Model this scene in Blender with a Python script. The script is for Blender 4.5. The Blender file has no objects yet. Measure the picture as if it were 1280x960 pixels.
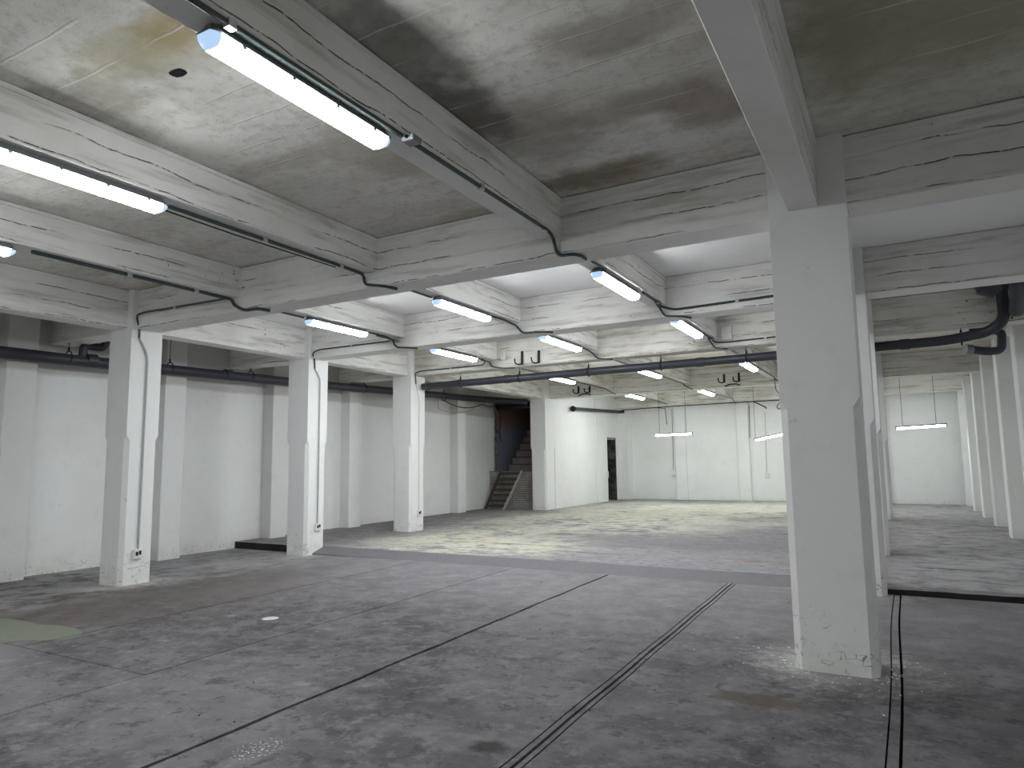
import bpy, bmesh, math, random
from mathutils import Vector, Matrix
random.seed(7)
C = bpy.context.scene.collection
# ---------------------------------------------------------------- camera
YAW, PITCH, ROLL = math.radians(29.204), math.radians(6.5687), math.radians(-0.7694)
fw = Vector((-math.sin(YAW)*math.cos(PITCH), math.cos(YAW)*math.cos(PITCH), math.sin(PITCH)))
rt = Vector((math.cos(YAW), math.sin(YAW), 0)); up = rt.cross(fw)
rt2 = rt*math.cos(ROLL) + up*math.sin(ROLL); up2 = -rt*math.sin(ROLL) + up*math.cos(ROLL)
cd = bpy.data.cameras.new('camera'); cam = bpy.data.objects.new('camera', cd); C.objects.link(cam)
m = Matrix((rt2, up2, -fw)).transposed().to_4x4(); m.translation = Vector((0, 0, 1.6)); cam.matrix_world = m
cd.sensor_fit = 'HORIZONTAL'; cd.sensor_width = 36; cd.lens = 36*858.67/1280; cd.clip_start = .02; cd.clip_end = 200
bpy.context.scene.camera = cam
# ---------------------------------------------------------------- world, exposure, light levels
w = bpy.data.worlds.new('world'); bpy.context.scene.world = w; w.use_nodes = True
w.node_tree.nodes['Background'].inputs[0].default_value = (.5, .55, .6, 1)
w.node_tree.nodes['Background'].inputs[1].default_value = .05
vs = bpy.context.scene.view_settings
vs.view_transform = 'Standard'; vs.look = 'None'; vs.gamma = 1; vs.use_curve_mapping = False
vs.exposure = 1.5
LAMP = 21.0          # radiance of the lit diffusers
TUBE = 24.0           # radiance of the hanging battens
LCOL = (.93, .975, 1.0)
# ---------------------------------------------------------------- node helper
class G:
    def __init__(s, name):
        s.m = bpy.data.materials.new(name); s.m.use_nodes = True; s.t = s.m.node_tree; s.t.nodes.clear()
        s.out = s.t.nodes.new('ShaderNodeOutputMaterial'); s.b = s.t.nodes.new('ShaderNodeBsdfPrincipled')
        s.t.links.new(s.b.outputs[0], s.out.inputs[0])
        g = s.t.nodes.new('ShaderNodeNewGeometry'); s.P = g.outputs['Position']; s.N = g.outputs['Normal']
        x = s.t.nodes.new('ShaderNodeSeparateXYZ'); s.t.links.new(s.P, x.inputs[0]); s.x, s.y, s.z = x.outputs
        n = s.t.nodes.new('ShaderNodeSeparateXYZ'); s.t.links.new(s.N, n.inputs[0]); s.nx, s.ny, s.nz = n.outputs
    def put(s, sock, v):
        if hasattr(v, 'is_output') or isinstance(v, bpy.types.NodeSocket): s.t.links.new(v, sock)
        elif isinstance(v, (tuple, list)) and len(v) == 3 and sock.type == 'RGBA': sock.default_value = (*v, 1)
        else: sock.default_value = v
    def mt(s, op, a, b=0.0, c=None, clamp=False):
        n = s.t.nodes.new('ShaderNodeMath'); n.operation = op; n.use_clamp = clamp
        s.put(n.inputs[0], a); s.put(n.inputs[1], b)
        if c is not None: s.put(n.inputs[2], c)
        return n.outputs[0]
    def sm(s, v, a, b):                       # smoothstep a..b
        n = s.t.nodes.new('ShaderNodeMapRange'); n.interpolation_type = 'SMOOTHSTEP'
        s.put(n.inputs[0], v); n.inputs[1].default_value = a; n.inputs[2].default_value = b
        n.inputs[3].default_value = 0; n.inputs[4].default_value = 1
        if a > b:
            n.inputs[1].default_value = b; n.inputs[2].default_value = a; n.inputs[3].default_value = 1; n.inputs[4].default_value = 0
        return n.outputs[0]
    def mul(s, *a):
        r = a[0]
        for q in a[1:]: r = s.mt('MULTIPLY', r, q)
        return r
    def noise(s, scale, detail=5, sc=(1, 1, 1), rough=.55, off=0, dist=0):
        mp = s.t.nodes.new('ShaderNodeMapping'); s.t.links.new(s.P, mp.inputs[0]); mp.inputs['Scale'].default_value = sc
        mp.inputs['Location'].default_value = (off, off*.7, off*1.3)
        n = s.t.nodes.new('ShaderNodeTexNoise'); s.t.links.new(mp.outputs[0], n.inputs['Vector'])
        n.inputs['Scale'].default_value = scale; n.inputs['Detail'].default_value = detail
        n.inputs['Roughness'].default_value = rough; n.inputs['Distortion'].default_value = dist
        return n.outputs[0]
    def vor(s, scale, feature='DISTANCE_TO_EDGE', sc=(1, 1, 1), rnd=1):
        mp = s.t.nodes.new('ShaderNodeMapping'); s.t.links.new(s.P, mp.inputs[0]); mp.inputs['Scale'].default_value = sc
        n = s.t.nodes.new('ShaderNodeTexVoronoi'); n.feature = feature; s.t.links.new(mp.outputs[0], n.inputs['Vector'])
        n.inputs['Scale'].default_value = scale; n.inputs['Randomness'].default_value = rnd
        return n.outputs['Distance']
    def mix(s, f, a, b):
        n = s.t.nodes.new('ShaderNodeMix'); n.data_type = 'RGBA'
        s.put(n.inputs['Factor'], f); s.put(n.inputs[6], a); s.put(n.inputs[7], b); return n.outputs[2]
    def ell(s, cx, cy, rx, ry, soft=.25, nz=None, amp=.5):   # soft-edged ellipse mask on x, y
        a = s.mt('DIVIDE', s.mt('SUBTRACT', s.x, cx), rx); b = s.mt('DIVIDE', s.mt('SUBTRACT', s.y, cy), ry)
        d = s.mt('SQRT', s.mt('ADD', s.mul(a, a), s.mul(b, b)))
        if nz is not None: d = s.mt('ADD', d, s.mul(s.mt('SUBTRACT', nz, .5), amp*2))
        return s.sm(d, 1+soft, 1-soft)
    def fin(s, col, rough=.85, bump=None, bs=.3, bd=.01, spec=.3):
        s.put(s.b.inputs['Base Color'], col); s.put(s.b.inputs['Roughness'], rough); s.b.inputs['Specular IOR Level'].default_value = spec
        if bump is not None:
            n = s.t.nodes.new('ShaderNodeBump'); s.put(n.inputs['Height'], bump); n.inputs['Strength'].default_value = bs
            n.inputs['Distance'].default_value = bd; s.t.links.new(n.outputs[0], s.b.inputs['Normal'])
        return s.m
def plain(name, col, rough=.5, metal=0, var=.12, scale=14, spec=.4):
    g = G(name); n = g.noise(scale, 4)
    g.b.inputs['Metallic'].default_value = metal
    return g.fin(g.mix(n, tuple(c*(1-var) for c in col), tuple(min(1, c*(1+var)) for c in col)), rough, n, .1, .002, spec)
def mat_white(name, base=(.84, .84, .83), grime=.25, cracks=0, tone=(.36, .34, .29), peel=0, topband=0):
    g = G(name)
    n1 = g.noise(.7, 5); n2 = g.noise(6, 6, off=3); n3 = g.noise(35, 4)
    col = g.mix(g.mul(g.sm(n1, .45, .75), grime), base, tone)
    col = g.mix(g.mul(g.sm(n2, .5, .8), .18), col, tuple(c*.75 for c in base))
    pit = g.mul(g.sm(g.noise(9, 3, off=9), .72, .76), .3)
    col = g.mix(pit, col, (.32, .31, .28))
    h = g.mt('ADD', g.mul(n2, .5), g.mul(n3, .25))
    if cracks:
        vert = g.sm(g.mt('ABSOLUTE', g.nz), .5, .3)
        wob = g.mul(g.noise(1.6, 5, off=5), .55)
        f = g.mt('FRACT', g.mt('ADD', g.mul(g.z, 5.3), wob))
        d = g.mt('ABSOLUTE', g.mt('SUBTRACT', f, .5))
        line = g.sm(d, .038, .012)
        msk = g.sm(g.noise(.85, 4, sc=(1, 1, 3), off=21), .47, .56)
        rag = g.sm(g.noise(14, 4, off=2), .36, .5)
        ln = g.mul(line, msk, rag, vert)
        # broad smear that follows the board joints
        smear = g.mul(g.sm(g.noise(2.2, 6, sc=(.5, .5, 5), off=31), .48, .72), vert, .55*cracks)
        col = g.mix(smear, col, tone)
        sp = g.mul(g.sm(g.noise(22, 5, off=14), .64, .68), g.sm(g.noise(1.3, 3, off=40), .56, .68), vert)
        col = g.mix(g.mul(g.mt('MAXIMUM', ln, sp), .93), col, (.035, .03, .025))
        board = g.mul(g.sm(g.mt('ABSOLUTE', g.mt('SUBTRACT', g.mt('FRACT', g.mt('ADD', g.mul(g.z, 5.3), wob)), .5)), 0, .12), vert)
        h = g.mt('ADD', h, g.mul(board, .9)); h = g.mt('SUBTRACT', h, g.mul(ln, 1.5))
    if topband:      # unpainted, dusty band along the head of the wall
        e = g.mt('ADD', g.z, g.mul(g.mt('SUBTRACT', g.noise(1.5, 3), .5), .12))
        col = g.mix(g.mul(g.sm(e, topband-.05, topband+.03), .6), col, (.42, .40, .36))
    if peel:         # flaking near the floor
        low = g.sm(g.z, peel, peel*.25)
        v = g.vor(11, sc=(1, 1, 1.8)); v = g.mt('ADD', v, g.mul(g.noise(26, 4, off=4), .07)); edge = g.mul(g.sm(v, .062, .045), g.sm(g.noise(7, 3, off=8), .50, .56), low)
        col = g.mix(g.mul(edge, .75), col, (.13, .115, .10))
        gone = g.mul(g.sm(g.noise(13, 5, off=12), .64, .67), g.sm(g.z, peel*.55, 0))
        col = g.mix(gone, col, (.42, .39, .33)); h = g.mt('SUBTRACT', h, g.mul(gone, 1.2)); h = g.mt('SUBTRACT', h, g.mul(edge, 1.0))
        damp = g.mul(g.sm(g.z, .35, .0), g.sm(g.noise(3, 4, off=18), .3, .7), .35)
        col = g.mix(damp, col, (.50, .46, .36))
    return g.fin(col, .8, h, .35, .012, .25)
M = {}
M['wall'] = mat_white('whitewashed_wall', (.84, .845, .84), .16, 0, (.55, .53, .46), .22, 3.13)
M['wallb'] = mat_white('whitewashed_back_wall', (.85, .86, .845), .16, 0, (.52, .50, .43), .3)
M['column'] = mat_white('painted_column', (.84, .845, .84), .08, 0, (.6, .58, .52), .55)
M['beam'] = mat_white('board_marked_beam', (.86, .85, .825), .30, 1.0, (.36, .335, .29))
M['beam2'] = mat_white('smoky_beam', (.80, .785, .735), .5, 1.25, (.30, .26, .20))
def mat_slab():
    g = G('ceiling_slab')
    near = g.sm(g.y, 6.35, 6.15)
    n1 = g.noise(.9, 6, sc=(.45, 1.6, 1)); n2 = g.noise(5, 6); n3 = g.noise(30, 5)
    fy = g.mt('FRACT', g.mt('ADD', g.mul(g.y, 3.1), g.mul(g.noise(.8, 3, off=4), .5)))
    d = g.mt('ABSOLUTE', g.mt('SUBTRACT', fy, .5))
    board = g.mul(g.sm(d, .035, .01), g.sm(g.noise(1.1, 4, off=6), .42, .58))
    raw = g.mix(g.sm(n1, .35, .7), (.84, .825, .77), (.66, .64, .585))
    raw = g.mix(g.mul(g.sm(n2, .4, .7), .35), raw, (.72, .715, .69))
    st = g.noise(.75, 6, sc=(.7, 1.5, 1), off=11)
    stain = g.mul(g.sm(st, .52, .64), .5)
    raw = g.mix(stain, raw, (.40, .34, .24))
    right = g.sm(g.x, -.9, .2)
    raw = g.mix(g.mul(right, .45), raw, (.66, .63, .54))
    mot = g.noise(11, 8, off=61, rough=.78); mo2 = g.noise(3.5, 7, sc=(.6, 1.3, 1), off=71, rough=.7)
    raw = g.mix(g.mul(g.sm(mot, .50, .64), .4), raw, (.40, .385, .335)); raw = g.mix(g.mul(g.sm(mo2, .50, .62), .4), raw, (.50, .465, .38))
    raw = g.mix(g.mul(g.sm(mot, .46, .34), .35), raw, (.78, .775, .74))
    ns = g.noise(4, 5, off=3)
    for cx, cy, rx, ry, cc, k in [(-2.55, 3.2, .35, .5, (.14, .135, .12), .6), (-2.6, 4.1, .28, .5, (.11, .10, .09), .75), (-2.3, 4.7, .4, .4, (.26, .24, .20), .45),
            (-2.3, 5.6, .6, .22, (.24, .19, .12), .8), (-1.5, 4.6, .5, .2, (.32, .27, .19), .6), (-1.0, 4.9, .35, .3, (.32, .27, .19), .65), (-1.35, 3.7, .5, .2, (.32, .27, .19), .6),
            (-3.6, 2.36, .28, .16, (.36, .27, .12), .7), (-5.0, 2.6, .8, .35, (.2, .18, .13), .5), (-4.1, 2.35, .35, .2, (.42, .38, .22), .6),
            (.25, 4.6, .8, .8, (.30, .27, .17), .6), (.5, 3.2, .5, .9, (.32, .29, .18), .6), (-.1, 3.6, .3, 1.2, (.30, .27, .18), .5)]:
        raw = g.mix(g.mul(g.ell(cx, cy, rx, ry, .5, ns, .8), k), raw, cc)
    raw = g.mix(g.mul(board, .55), raw, (.8, .79, .75))
    hole = g.ell(-3.966, 2.654, .07, .045, .1, g.noise(16, 3), .5)
    raw = g.mix(g.mul(hole, near), raw, (.01, .01, .012))
    white = g.mix(g.mul(g.sm(g.noise(1.2, 5), .5, .8), .35), (.90, .90, .90), (.78, .76, .72))
    deep = g.sm(g.y, 12, 13.5)
    white = g.mix(g.mul(deep, g.sm(g.noise(.8, 5, off=9), .3, .7)), white, (.60, .57, .47))
    col = g.mix(near, white, raw)
    h = g.mt('ADD', g.mt('ADD', g.mul(n2, .8), g.mul(mot, 1.0)), g.mul(board, .9))
    h = g.mt('MULTIPLY', h, g.mt('ADD', g.mul(near, .85), .15))
    return g.fin(col, .9, h, .5, .02, .2)
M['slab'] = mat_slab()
def mat_floor():
    g = G('worn_concrete_floor')
    n1 = g.noise(.55, 7, rough=.6); n2 = g.noise(3.2, 8, off=5, rough=.65); n3 = g.noise(28, 6, rough=.7); n4 = g.noise(1.4, 7, sc=(1, .6, 1), off=17, rough=.62)
    col = g.mix(g.sm(n1, .36, .66), (.070, .064, .070), (.160, .149, .158))
    col = g.mix(g.mul(g.sm(n2, .40, .66), .7), col, (.205, .192, .203))
    nm = g.noise(9, 8, off=25, rough=.75); nd = g.noise(6, 8, off=44, rough=.78)
    col = g.mix(g.mul(g.sm(nm, .50, .62), .55), col, (.24, .228, .238))
    col = g.mix(g.mul(g.sm(nd, .53, .63), .65), col, (.040, .036, .040))
    col = g.mix(g.mul(g.sm(n4, .55, .78), .7), col, (.048, .044, .047))
    col = g.mix(g.mul(g.sm(n3, .52, .8), .4), col, (.24, .235, .24))
    col = g.mix(g.mul(g.sm(g.noise(60, 3, off=2), .66, .72), g.sm(n1, .4, .6), .5), col, (.02, .02, .02))
    # toward the ramp the slab is paler and more violet
    mid = g.mul(g.sm(g.mt('ADD', g.y, g.mul(n1, 2)), 6.5, 9.2), .62)
    col = g.mix(mid, col, g.mix(n2, (.18, .168, .185), (.33, .315, .335)))
    # rusty, brown strip on the left
    br = g.mul(g.ell(-8.4, 5.8, 1.35, 2.2, .4, n4, .9), .6)
    col = g.mix(br, col, g.mix(n2, (.07, .058, .05), (.17, .14, .12)))
    col = g.mix(g.mul(g.ell(-9.6, 4.9, .35, .22, .25, n2, .4), .8), col, (.085, .058, .052))
    # pale dust by the left wall and round the columns
    dl = g.mul(g.sm(g.mt('ADD', g.x, g.mul(n4, 2.4)), -7.4, -8.6), g.sm(n2, .36, .6), .7)
    col = g.mix(dl, col, (.34, .335, .335))
    dust = None
    for cx, cy in [(-9.8, 6.05), (-9.8, 9.5), (-9.8, 12.6), (-.53, 6.1), (-.53, 9.5)]:
        e = g.ell(cx, cy, .56, .52, .5, nm, 1.6); dust = e if dust is None else g.mt('MAXIMUM', dust, e)
    col = g.mix(g.mul(dust, .72), col, (.46, .455, .44))
    # white-ish scuffs in the foreground
    sc = g.mul(g.sm(g.noise(2.1, 8, off=33, rough=.7), .58, .70), .42)
    col = g.mix(sc, col, (.33, .325, .33))
    col = g.mix(g.mul(g.ell(-7.3, 3.0, .9, .45, .5, n2, 1.2), .5), col, (.3, .3, .31))
    # dried olive puddle
    pud = g.mt('MAXIMUM', g.ell(-8.2, 3.72, .95, .34, .06, n1, .25), g.ell(-7.55, 3.86, .55, .26, .06, n1, .2))
    col = g.mix(g.mul(pud, .9), col, (.20, .215, .165))
    col = g.mix(g.ell(-5.93, 5.29, .085, .085, .12, n2, .15), col, (.68, .68, .66))
    fl = g.mul(g.ell(-3.3, 2.89, .12, .15, .3), g.sm(g.noise(60, 2, off=7), .60, .64))
    col = g.mix(fl, col, (.75, .75, .75))
    col = g.mix(g.mul(g.ell(-2.14, 3.52, .12, .09, .4, n2, .8), .85), col, (.02, .02, .02))
    col = g.mix(g.mul(g.ell(-.95, 5.0, .35, .12, .4, n2, .9), .7), col, (.075, .055, .035))
    col = g.mix(g.mul(g.ell(1.3, 5.0, .9, .8, .5, n4, .9), .4), col, (.04, .04, .045))
    # far floor: violet grey with worn cream paint
    far = g.sm(g.y, 9.70, 9.74)
    fcol = g.mix(n2, (.18, .168, .185), (.36, .345, .365))
    fcol = g.mix(g.mul(g.sm(nd, .52, .62), .6), fcol, (.10, .09, .10))
    s1 = g.noise(.42, 6, sc=(1, .8, 1), off=50, rough=.6); s2 = g.noise(2.6, 7, sc=(1, 1.2, 1), off=60, rough=.68)
    reg = g.mt('MAXIMUM', g.ell(-7.1, 11.7, 2.3, 2.3, .5, n1, .9), g.mt('MAXIMUM', g.ell(-6.5, 18.5, 3.2, 6.5, .5, n1, .8), g.ell(-3.2, 21.5, 3.0, 4.5, .5, n1, .8)))
    crm = g.mul(reg, g.sm(g.mt('ADD', g.mul(s2, .7), g.mul(s1, .4)), .43, .56))
    fcol = g.mix(g.mul(crm, .92), fcol, g.mix(n3, (.52, .51, .40), (.66, .655, .56)))
    stroke = g.mul(g.sm(g.noise(1.0, 7, sc=(.7, 3.2, 1), off=70, rough=.7), .58, .64), g.sm(g.x, -9, -7))
    fcol = g.mix(g.mul(stroke, .75), fcol, (.10, .092, .10)); bits = g.sm(g.noise(7, 7, sc=(.8, 2.2, 1), off=81, rough=.75), .53, .60)
    fcol = g.mix(g.mul(bits, .5), fcol, (.14, .128, .135))
    dk = g.mul(g.ell(-4.2, 12.6, 2.6, .9, .5, n4, 1.2), .55)
    fcol = g.mix(dk, fcol, (.17, .155, .18))
    yel = g.mul(g.mt('MAXIMUM', g.ell(-7.3, 11.45, .9, .13, .4, n2, .8), g.mt('MAXIMUM', g.ell(-5.6, 11.0, .3, .1, .4, n2, .8), g.ell(-8.4, 14.2, .6, .12, .4, n2, .8))), .7)
    fcol = g.mix(g.mul(yel, g.sm(nm, .42, .55)), fcol, (.60, .52, .24))
    org = g.mul(g.ell(-1.55, 10.9, .9, .22, .5, n2, 1.1), .75); fcol = g.mix(g.mul(org, g.sm(s2, .45, .6)), fcol, (.26, .17, .10))
    org2 = g.mul(g.ell(.35, 14.9, .45, .3, .5, n2, 1.0), .65); fcol = g.mix(g.mul(org2, g.sm(s2, .42, .58)), fcol, (.45, .30, .18))
    aisle = g.sm(g.x, -.5, .2)
    fcol = g.mix(g.mul(aisle, g.sm(s2, .35, .6), .65), fcol, (.52, .515, .51))
    drk = g.mul(g.sm(g.mt('ADD', g.x, g.mul(n4, 1.5)), -8.3, -9.3), g.sm(n2, .42, .6), .7)
    fcol = g.mix(drk, fcol, (.15, .14, .13))
    col = g.mix(far, col, fcol)
    # thin sinuous crack lines
    h = g.mt('ADD', g.mul(n2, .5), g.mul(n3, .4))
    rough = g.mt('ADD', g.mul(n2, .15), .78)
    return g.fin(col, rough, h, .4, .012, .35)
M['floor'] = mat_floor()
g = G('ramp_concrete'); n2 = g.noise(3, 7); n3 = g.noise(24, 5)
M['ramp'] = g.fin(g.mix(n3, g.mix(n2, (.12, .108, .12), (.20, .185, .20)), (.22, .21, .225)), .8, n3, .3, .01)
g = G('groove_dirt'); n3 = g.noise(30, 5)
M['groove'] = g.fin(g.mix(n3, (.012, .011, .012), (.05, .045, .045)), .95, n3, .4, .01)
M['rail'] = plain('worn_steel_edge', (.16, .155, .16), .6, .2, .35, 20)
M['pipe'] = plain('slate_grey_drain_pipe', (.032, .034, .046), .45, 0, .2, 6, .5)
M['conduit'] = plain('dark_green_grey_conduit', (.045, .062, .060), .35, .1, .2, 30, .5)
M['conduit_white'] = plain('painted_conduit', (.42, .43, .43), .6, 0, .2, 30)
M['clip'] = plain('galvanised_clip', (.55, .56, .57), .35, .6)
M['box'] = plain('grey_junction_box', (.20, .21, .22), .5)
M['socket'] = plain('white_socket_plastic', (.75, .75, .73), .4)
M['black'] = plain('black_iron', (.018, .018, .02), .6, .3)
M['cable'] = plain('black_cable', (.03, .028, .028), .6)
M['cable_pale'] = plain('pale_cable', (.35, .34, .30), .6)
M['tray'] = plain('grey_luminaire_tray', (.17, .18, .19), .5)
M['brown'] = plain('brown_cable_bundle', (.10, .06, .045), .7)
def emis(name, col, st, base=(.8, .8, .8)):
    g = G(name); g.b.inputs['Base Color'].default_value = (*base, 1)
    n = g.noise(9, 2); g.put(g.b.inputs['Emission Color'], g.mix(n, col, tuple(min(1, c*1.03) for c in col)))
    g.b.inputs['Emission Strength'].default_value = st; g.b.inputs['Roughness'].default_value = .3; return g.m
M['lit'] = emis('lit_diffuser', LCOL, LAMP)
M['endlit'] = emis('diffuser_end', (.45, .66, .95), .30, (.5, .6, .7))
M['lit_far'] = emis('lit_diffuser_far', LCOL, LAMP*.82)
M['tube'] = emis('lit_tube', (.9, .96, 1), TUBE)
g = G('old_brick'); n = g.noise(5, 4); n2 = g.noise(40, 4)
M['brick'] = g.fin(g.mix(n, g.mix(g.sm(g.noise(1.3, 3), .4, .6), (.36, .35, .33), (.16, .13, .11)), (.46, .45, .43)), .9, n2, .4, .006)
g = G('mortar'); n2 = g.noise(40, 4); M['mortar'] = g.fin(g.mix(n2, (.045, .04, .037), (.09, .08, .07)), .95, n2, .4, .006)
g = G('stairwell_plaster'); n = g.noise(1.5, 6); e = g.mt('ADD', g.z, g.mul(n, .9))
c1 = g.mix(n, (.30, .32, .42), (.44, .46, .56)); c2 = g.mix(n, (.50, .30, .22), (.36, .22, .17))
M['stairwall'] = g.fin(g.mix(g.sm(e, 3.0, 3.7), c1, c2), .8, n, .3, .02)
g = G('stair_concrete'); n = g.noise(6, 6); M['stair'] = g.fin(g.mix(n, (.20, .165, .16), (.32, .275, .265)), .9, n, .4, .01)
M['stair_edge'] = plain('dark_step_edge', (.10, .085, .08), .9)  # step edges set darker than the step faces
g = G('ladder_wood'); n = g.noise(8, 6, sc=(1, 1, .2)); M['wood'] = g.fin(g.mix(n, (.33, .29, .24), (.50, .45, .38)), .85, n, .3, .006)
g = G('ladder_dark_wood'); n = g.noise(8, 6, sc=(.3, 1, 1)); M['wood2'] = g.fin(g.mix(n, (.045, .035, .03), (.10, .08, .065)), .85, n, .3, .006)
g = G('broken_masonry'); n = g.noise(6, 6); M['broken'] = g.fin(g.mix(g.sm(n, .4, .6), (.10, .095, .085), (.34, .33, .29)), .95, n, .8, .04)
g = G('recess_plaster'); n = g.noise(2.5, 6); M['recess'] = g.fin(g.mix(g.mul(g.sm(n, .35, .65), 1), (.012, .014, .012), (.07, .072, .065)), .95, n, .6, .03)
# ---------------------------------------------------------------- mesh helpers
def obj(name, bm, mat, parent=None, loc=None, smooth=False, **props):
    me = bpy.data.meshes.new(name); bmesh.ops.recalc_face_normals(bm, faces=bm.faces); bm.to_mesh(me); bm.free()
    for mm in (mat if isinstance(mat, (list, tuple)) else [mat]): me.materials.append(mm)
    if smooth:
        for p in me.polygons: p.use_smooth = True
        me.set_sharp_from_angle(angle=math.radians(40))
    o = bpy.data.objects.new(name, me); C.objects.link(o)
    if loc: o.location = loc
    if parent: o.parent = parent
    for k, v in props.items(): o[k] = v
    return o
def empty(name, loc, label, cat, group=None, rz=0):
    o = bpy.data.objects.new(name, None); C.objects.link(o); o.location = loc; o.rotation_euler = (0, 0, rz); o.empty_display_size = .1
    o['label'] = label; o['category'] = cat
    if group: o['group'] = group
    return o
def tag(o, label, cat, group=None):
    o['label'] = label; o['category'] = cat
    if group: o['group'] = group
    return o
def bx(bm, x0, x1, y0, y1, z0, z1, mi=0):
    v = [bm.verts.new(p) for p in [(x0, y0, z0), (x1, y0, z0), (x1, y1, z0), (x0, y1, z0), (x0, y0, z1), (x1, y0, z1), (x1, y1, z1), (x0, y1, z1)]]
    fs = []
    for f in [(0, 3, 2, 1), (4, 5, 6, 7), (0, 1, 5, 4), (1, 2, 6, 5), (2, 3, 7, 6), (3, 0, 4, 7)]:
        q = bm.faces.new([v[i] for i in f]); q.material_index = mi; fs.append(q)
    return v
def boxbm(*a):
    bm = bmesh.new(); bx(bm, *a); return bm
def bevbox(a, w=.01, seg=1):
    bm = boxbm(*a); bmesh.ops.bevel(bm, geom=list(bm.edges), offset=w, segments=seg, affect='EDGES'); return bm
def curve_pts(pts, r=.08, n=5):
    """polyline with rounded corners"""
    P = [Vector(p) for p in pts]; out = [P[0]]
    for i in range(1, len(P)-1):
        a, b, c = P[i-1], P[i], P[i+1]; d1, d2 = (a-b), (c-b); q = min(r, d1.length*.45, d2.length*.45)
        s, e = b+d1.normalized()*q, b+d2.normalized()*q
        for k in range(n+1):
            t = k/n; out.append(s*(1-t)**2 + b*2*t*(1-t) + e*t*t)
    out.append(P[-1]); return out
def tube(bm, pts, r, n=8, caps=True):
    P = [Vector(p) for p in pts]; rings = []; prev = None
    for i, p in enumerate(P):
        d = ((P[min(i+1, len(P)-1)]-p).normalized() + (p-P[max(i-1, 0)]).normalized())
        if d.length < 1e-6: d = Vector((0, 0, 1))
        d.normalize()
        if prev is None:
            a = d.cross(Vector((0, 0, 1)));
            if a.length < .1: a = d.cross(Vector((1, 0, 0)))
        else: a = prev - d*prev.dot(d)
        a.normalize(); prev = a; b = d.cross(a)
        rr = r[i] if isinstance(r, list) else r
        rings.append([bm.verts.new(p + (a*math.cos(2*math.pi*k/n) + b*math.sin(2*math.pi*k/n))*rr) for k in range(n)])
    for A, B in zip(rings, rings[1:]):
        for k in range(n): bm.faces.new((A[k], A[(k+1) % n], B[(k+1) % n], B[k]))
    if caps: bm.faces.new(rings[0][::-1]); bm.faces.new(rings[-1])
def tubebm(pts, r, n=8, rnd=0, seg=5):
    bm = bmesh.new(); tube(bm, curve_pts(pts, rnd, seg) if rnd else pts, r, n); return bm
def copy_tree(o, parent=None):
    c = o.copy(); C.objects.link(c)
    if parent: c.parent = parent
    for ch in [q for q in bpy.data.objects if q.parent == o]: copy_tree(ch, c)
    return c
# ---------------------------------------------------------------- key dimensions
ZS, ZB, ZT = 4.18, 3.79, 3.61                      # slab, secondary beams, main beams
XL, XR, YB, YF = -11.85, 2.06, 26.0, -8.0
TY = [(-.95, -.58), (5.92, 6.28), (9.34, 9.71), (12.5, 12.87), (19.42, 19.8)]
CX, RX = (-10.06, -9.54), (-.81, -.23)
COLY = [(-1.0, -.5), (5.84, 6.32), (9.27, 9.77), (12.38, 12.9), (19.15, 19.8)]
YSTEP = 9.45
def fz(x, y):
    if y < YSTEP + .0: 
        t = min(1, max(0, (-7.5-x)/2.5)); return -.035*t
    t = min(1, (y-9.75)/9.0) if y > 9.75 else 0
    z = .10 + .05*t
    if y < 9.75 and -9.8 < x < -.5: z = .1*(y-YSTEP)/.3
    s = min(1, max(0, (x+2.5)/2.5)); return z - (.035)*s*(1 if y > 9.75 else 0) - (.035*s if (x > -.5 and y <= 9.75) else 0)
# ---------------------------------------------------------------- floor
floor = obj('floor', boxbm(XL-.3, XR+.3, YF, YSTEP+.02, -.3, -.055), M['groove'], kind='structure')
def wav(x, amp, seed):
    return lambda y: x + amp*(math.sin(y*1.3+seed)+.6*math.sin(y*3.1+seed*2)+.3*math.sin(y*7.7+seed))
def panel(name, fl, fr, y0, y1, mat=M['floor'], nx=6, z=0.0):
    bm = bmesh.new(); ny = max(2, int((y1-y0)/.35)); top = []; bot = []
    for j in range(ny+1):
        y = y0+(y1-y0)*j/ny; a, b = fl(y), fr(y)
        top.append([bm.verts.new((a+(b-a)*i/nx, y, z+fz(a+(b-a)*i/nx, min(y, YSTEP-.001)))) for i in range(nx+1)])
        bot.append([bm.verts.new((a+(b-a)*i/nx, y, -.06)) for i in (0, nx)])
    for j in range(ny):
        for i in range(nx): bm.faces.new((top[j][i], top[j][i+1], top[j+1][i+1], top[j+1][i]))
        bm.faces.new((bot[j][0], top[j][0], top[j+1][0], bot[j+1][0])); bm.faces.new((top[j][nx], bot[j][1], bot[j+1][1], top[j+1][nx]))
    for j in (0, ny): bm.faces.new([bot[j][0]] + top[j] + [bot[j][1]])
    return obj(name, bm, mat, floor)
E0 = lambda y: XL-.1
t1 = wav(-7.085, .006, 1); t2 = lambda y: -5.25-.012*max(0, y-6) + .008*math.sin(y*2.3)
g1 = lambda y: -3.655-.012*(y-2.4) + .006*math.sin(y*5)+.004*math.sin(y*17); g2 = lambda y: -1.90-.019*(y-3.3)+.004*math.sin(y*4)
g3 = lambda y: -.135+.009*math.sin(y*1.4)
off = lambda f, d: (lambda y: f(y)+d)
panel('floor_panel', E0, off(t1, -.011), 3.46, YSTEP); panel('floor_panel', off(t1, .009), off(t2, -.009), 3.46, YSTEP)
panel('floor_panel', E0, off(t2, -.004), YF, 3.45, nx=12)
panel('floor_panel', off(t2, .007), off(g1, -.02), YF, YSTEP); panel('floor_panel', lambda y: g1(y)+.018+.006*math.sin(y*11), off(g2, -.062), YF, YSTEP)
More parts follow.
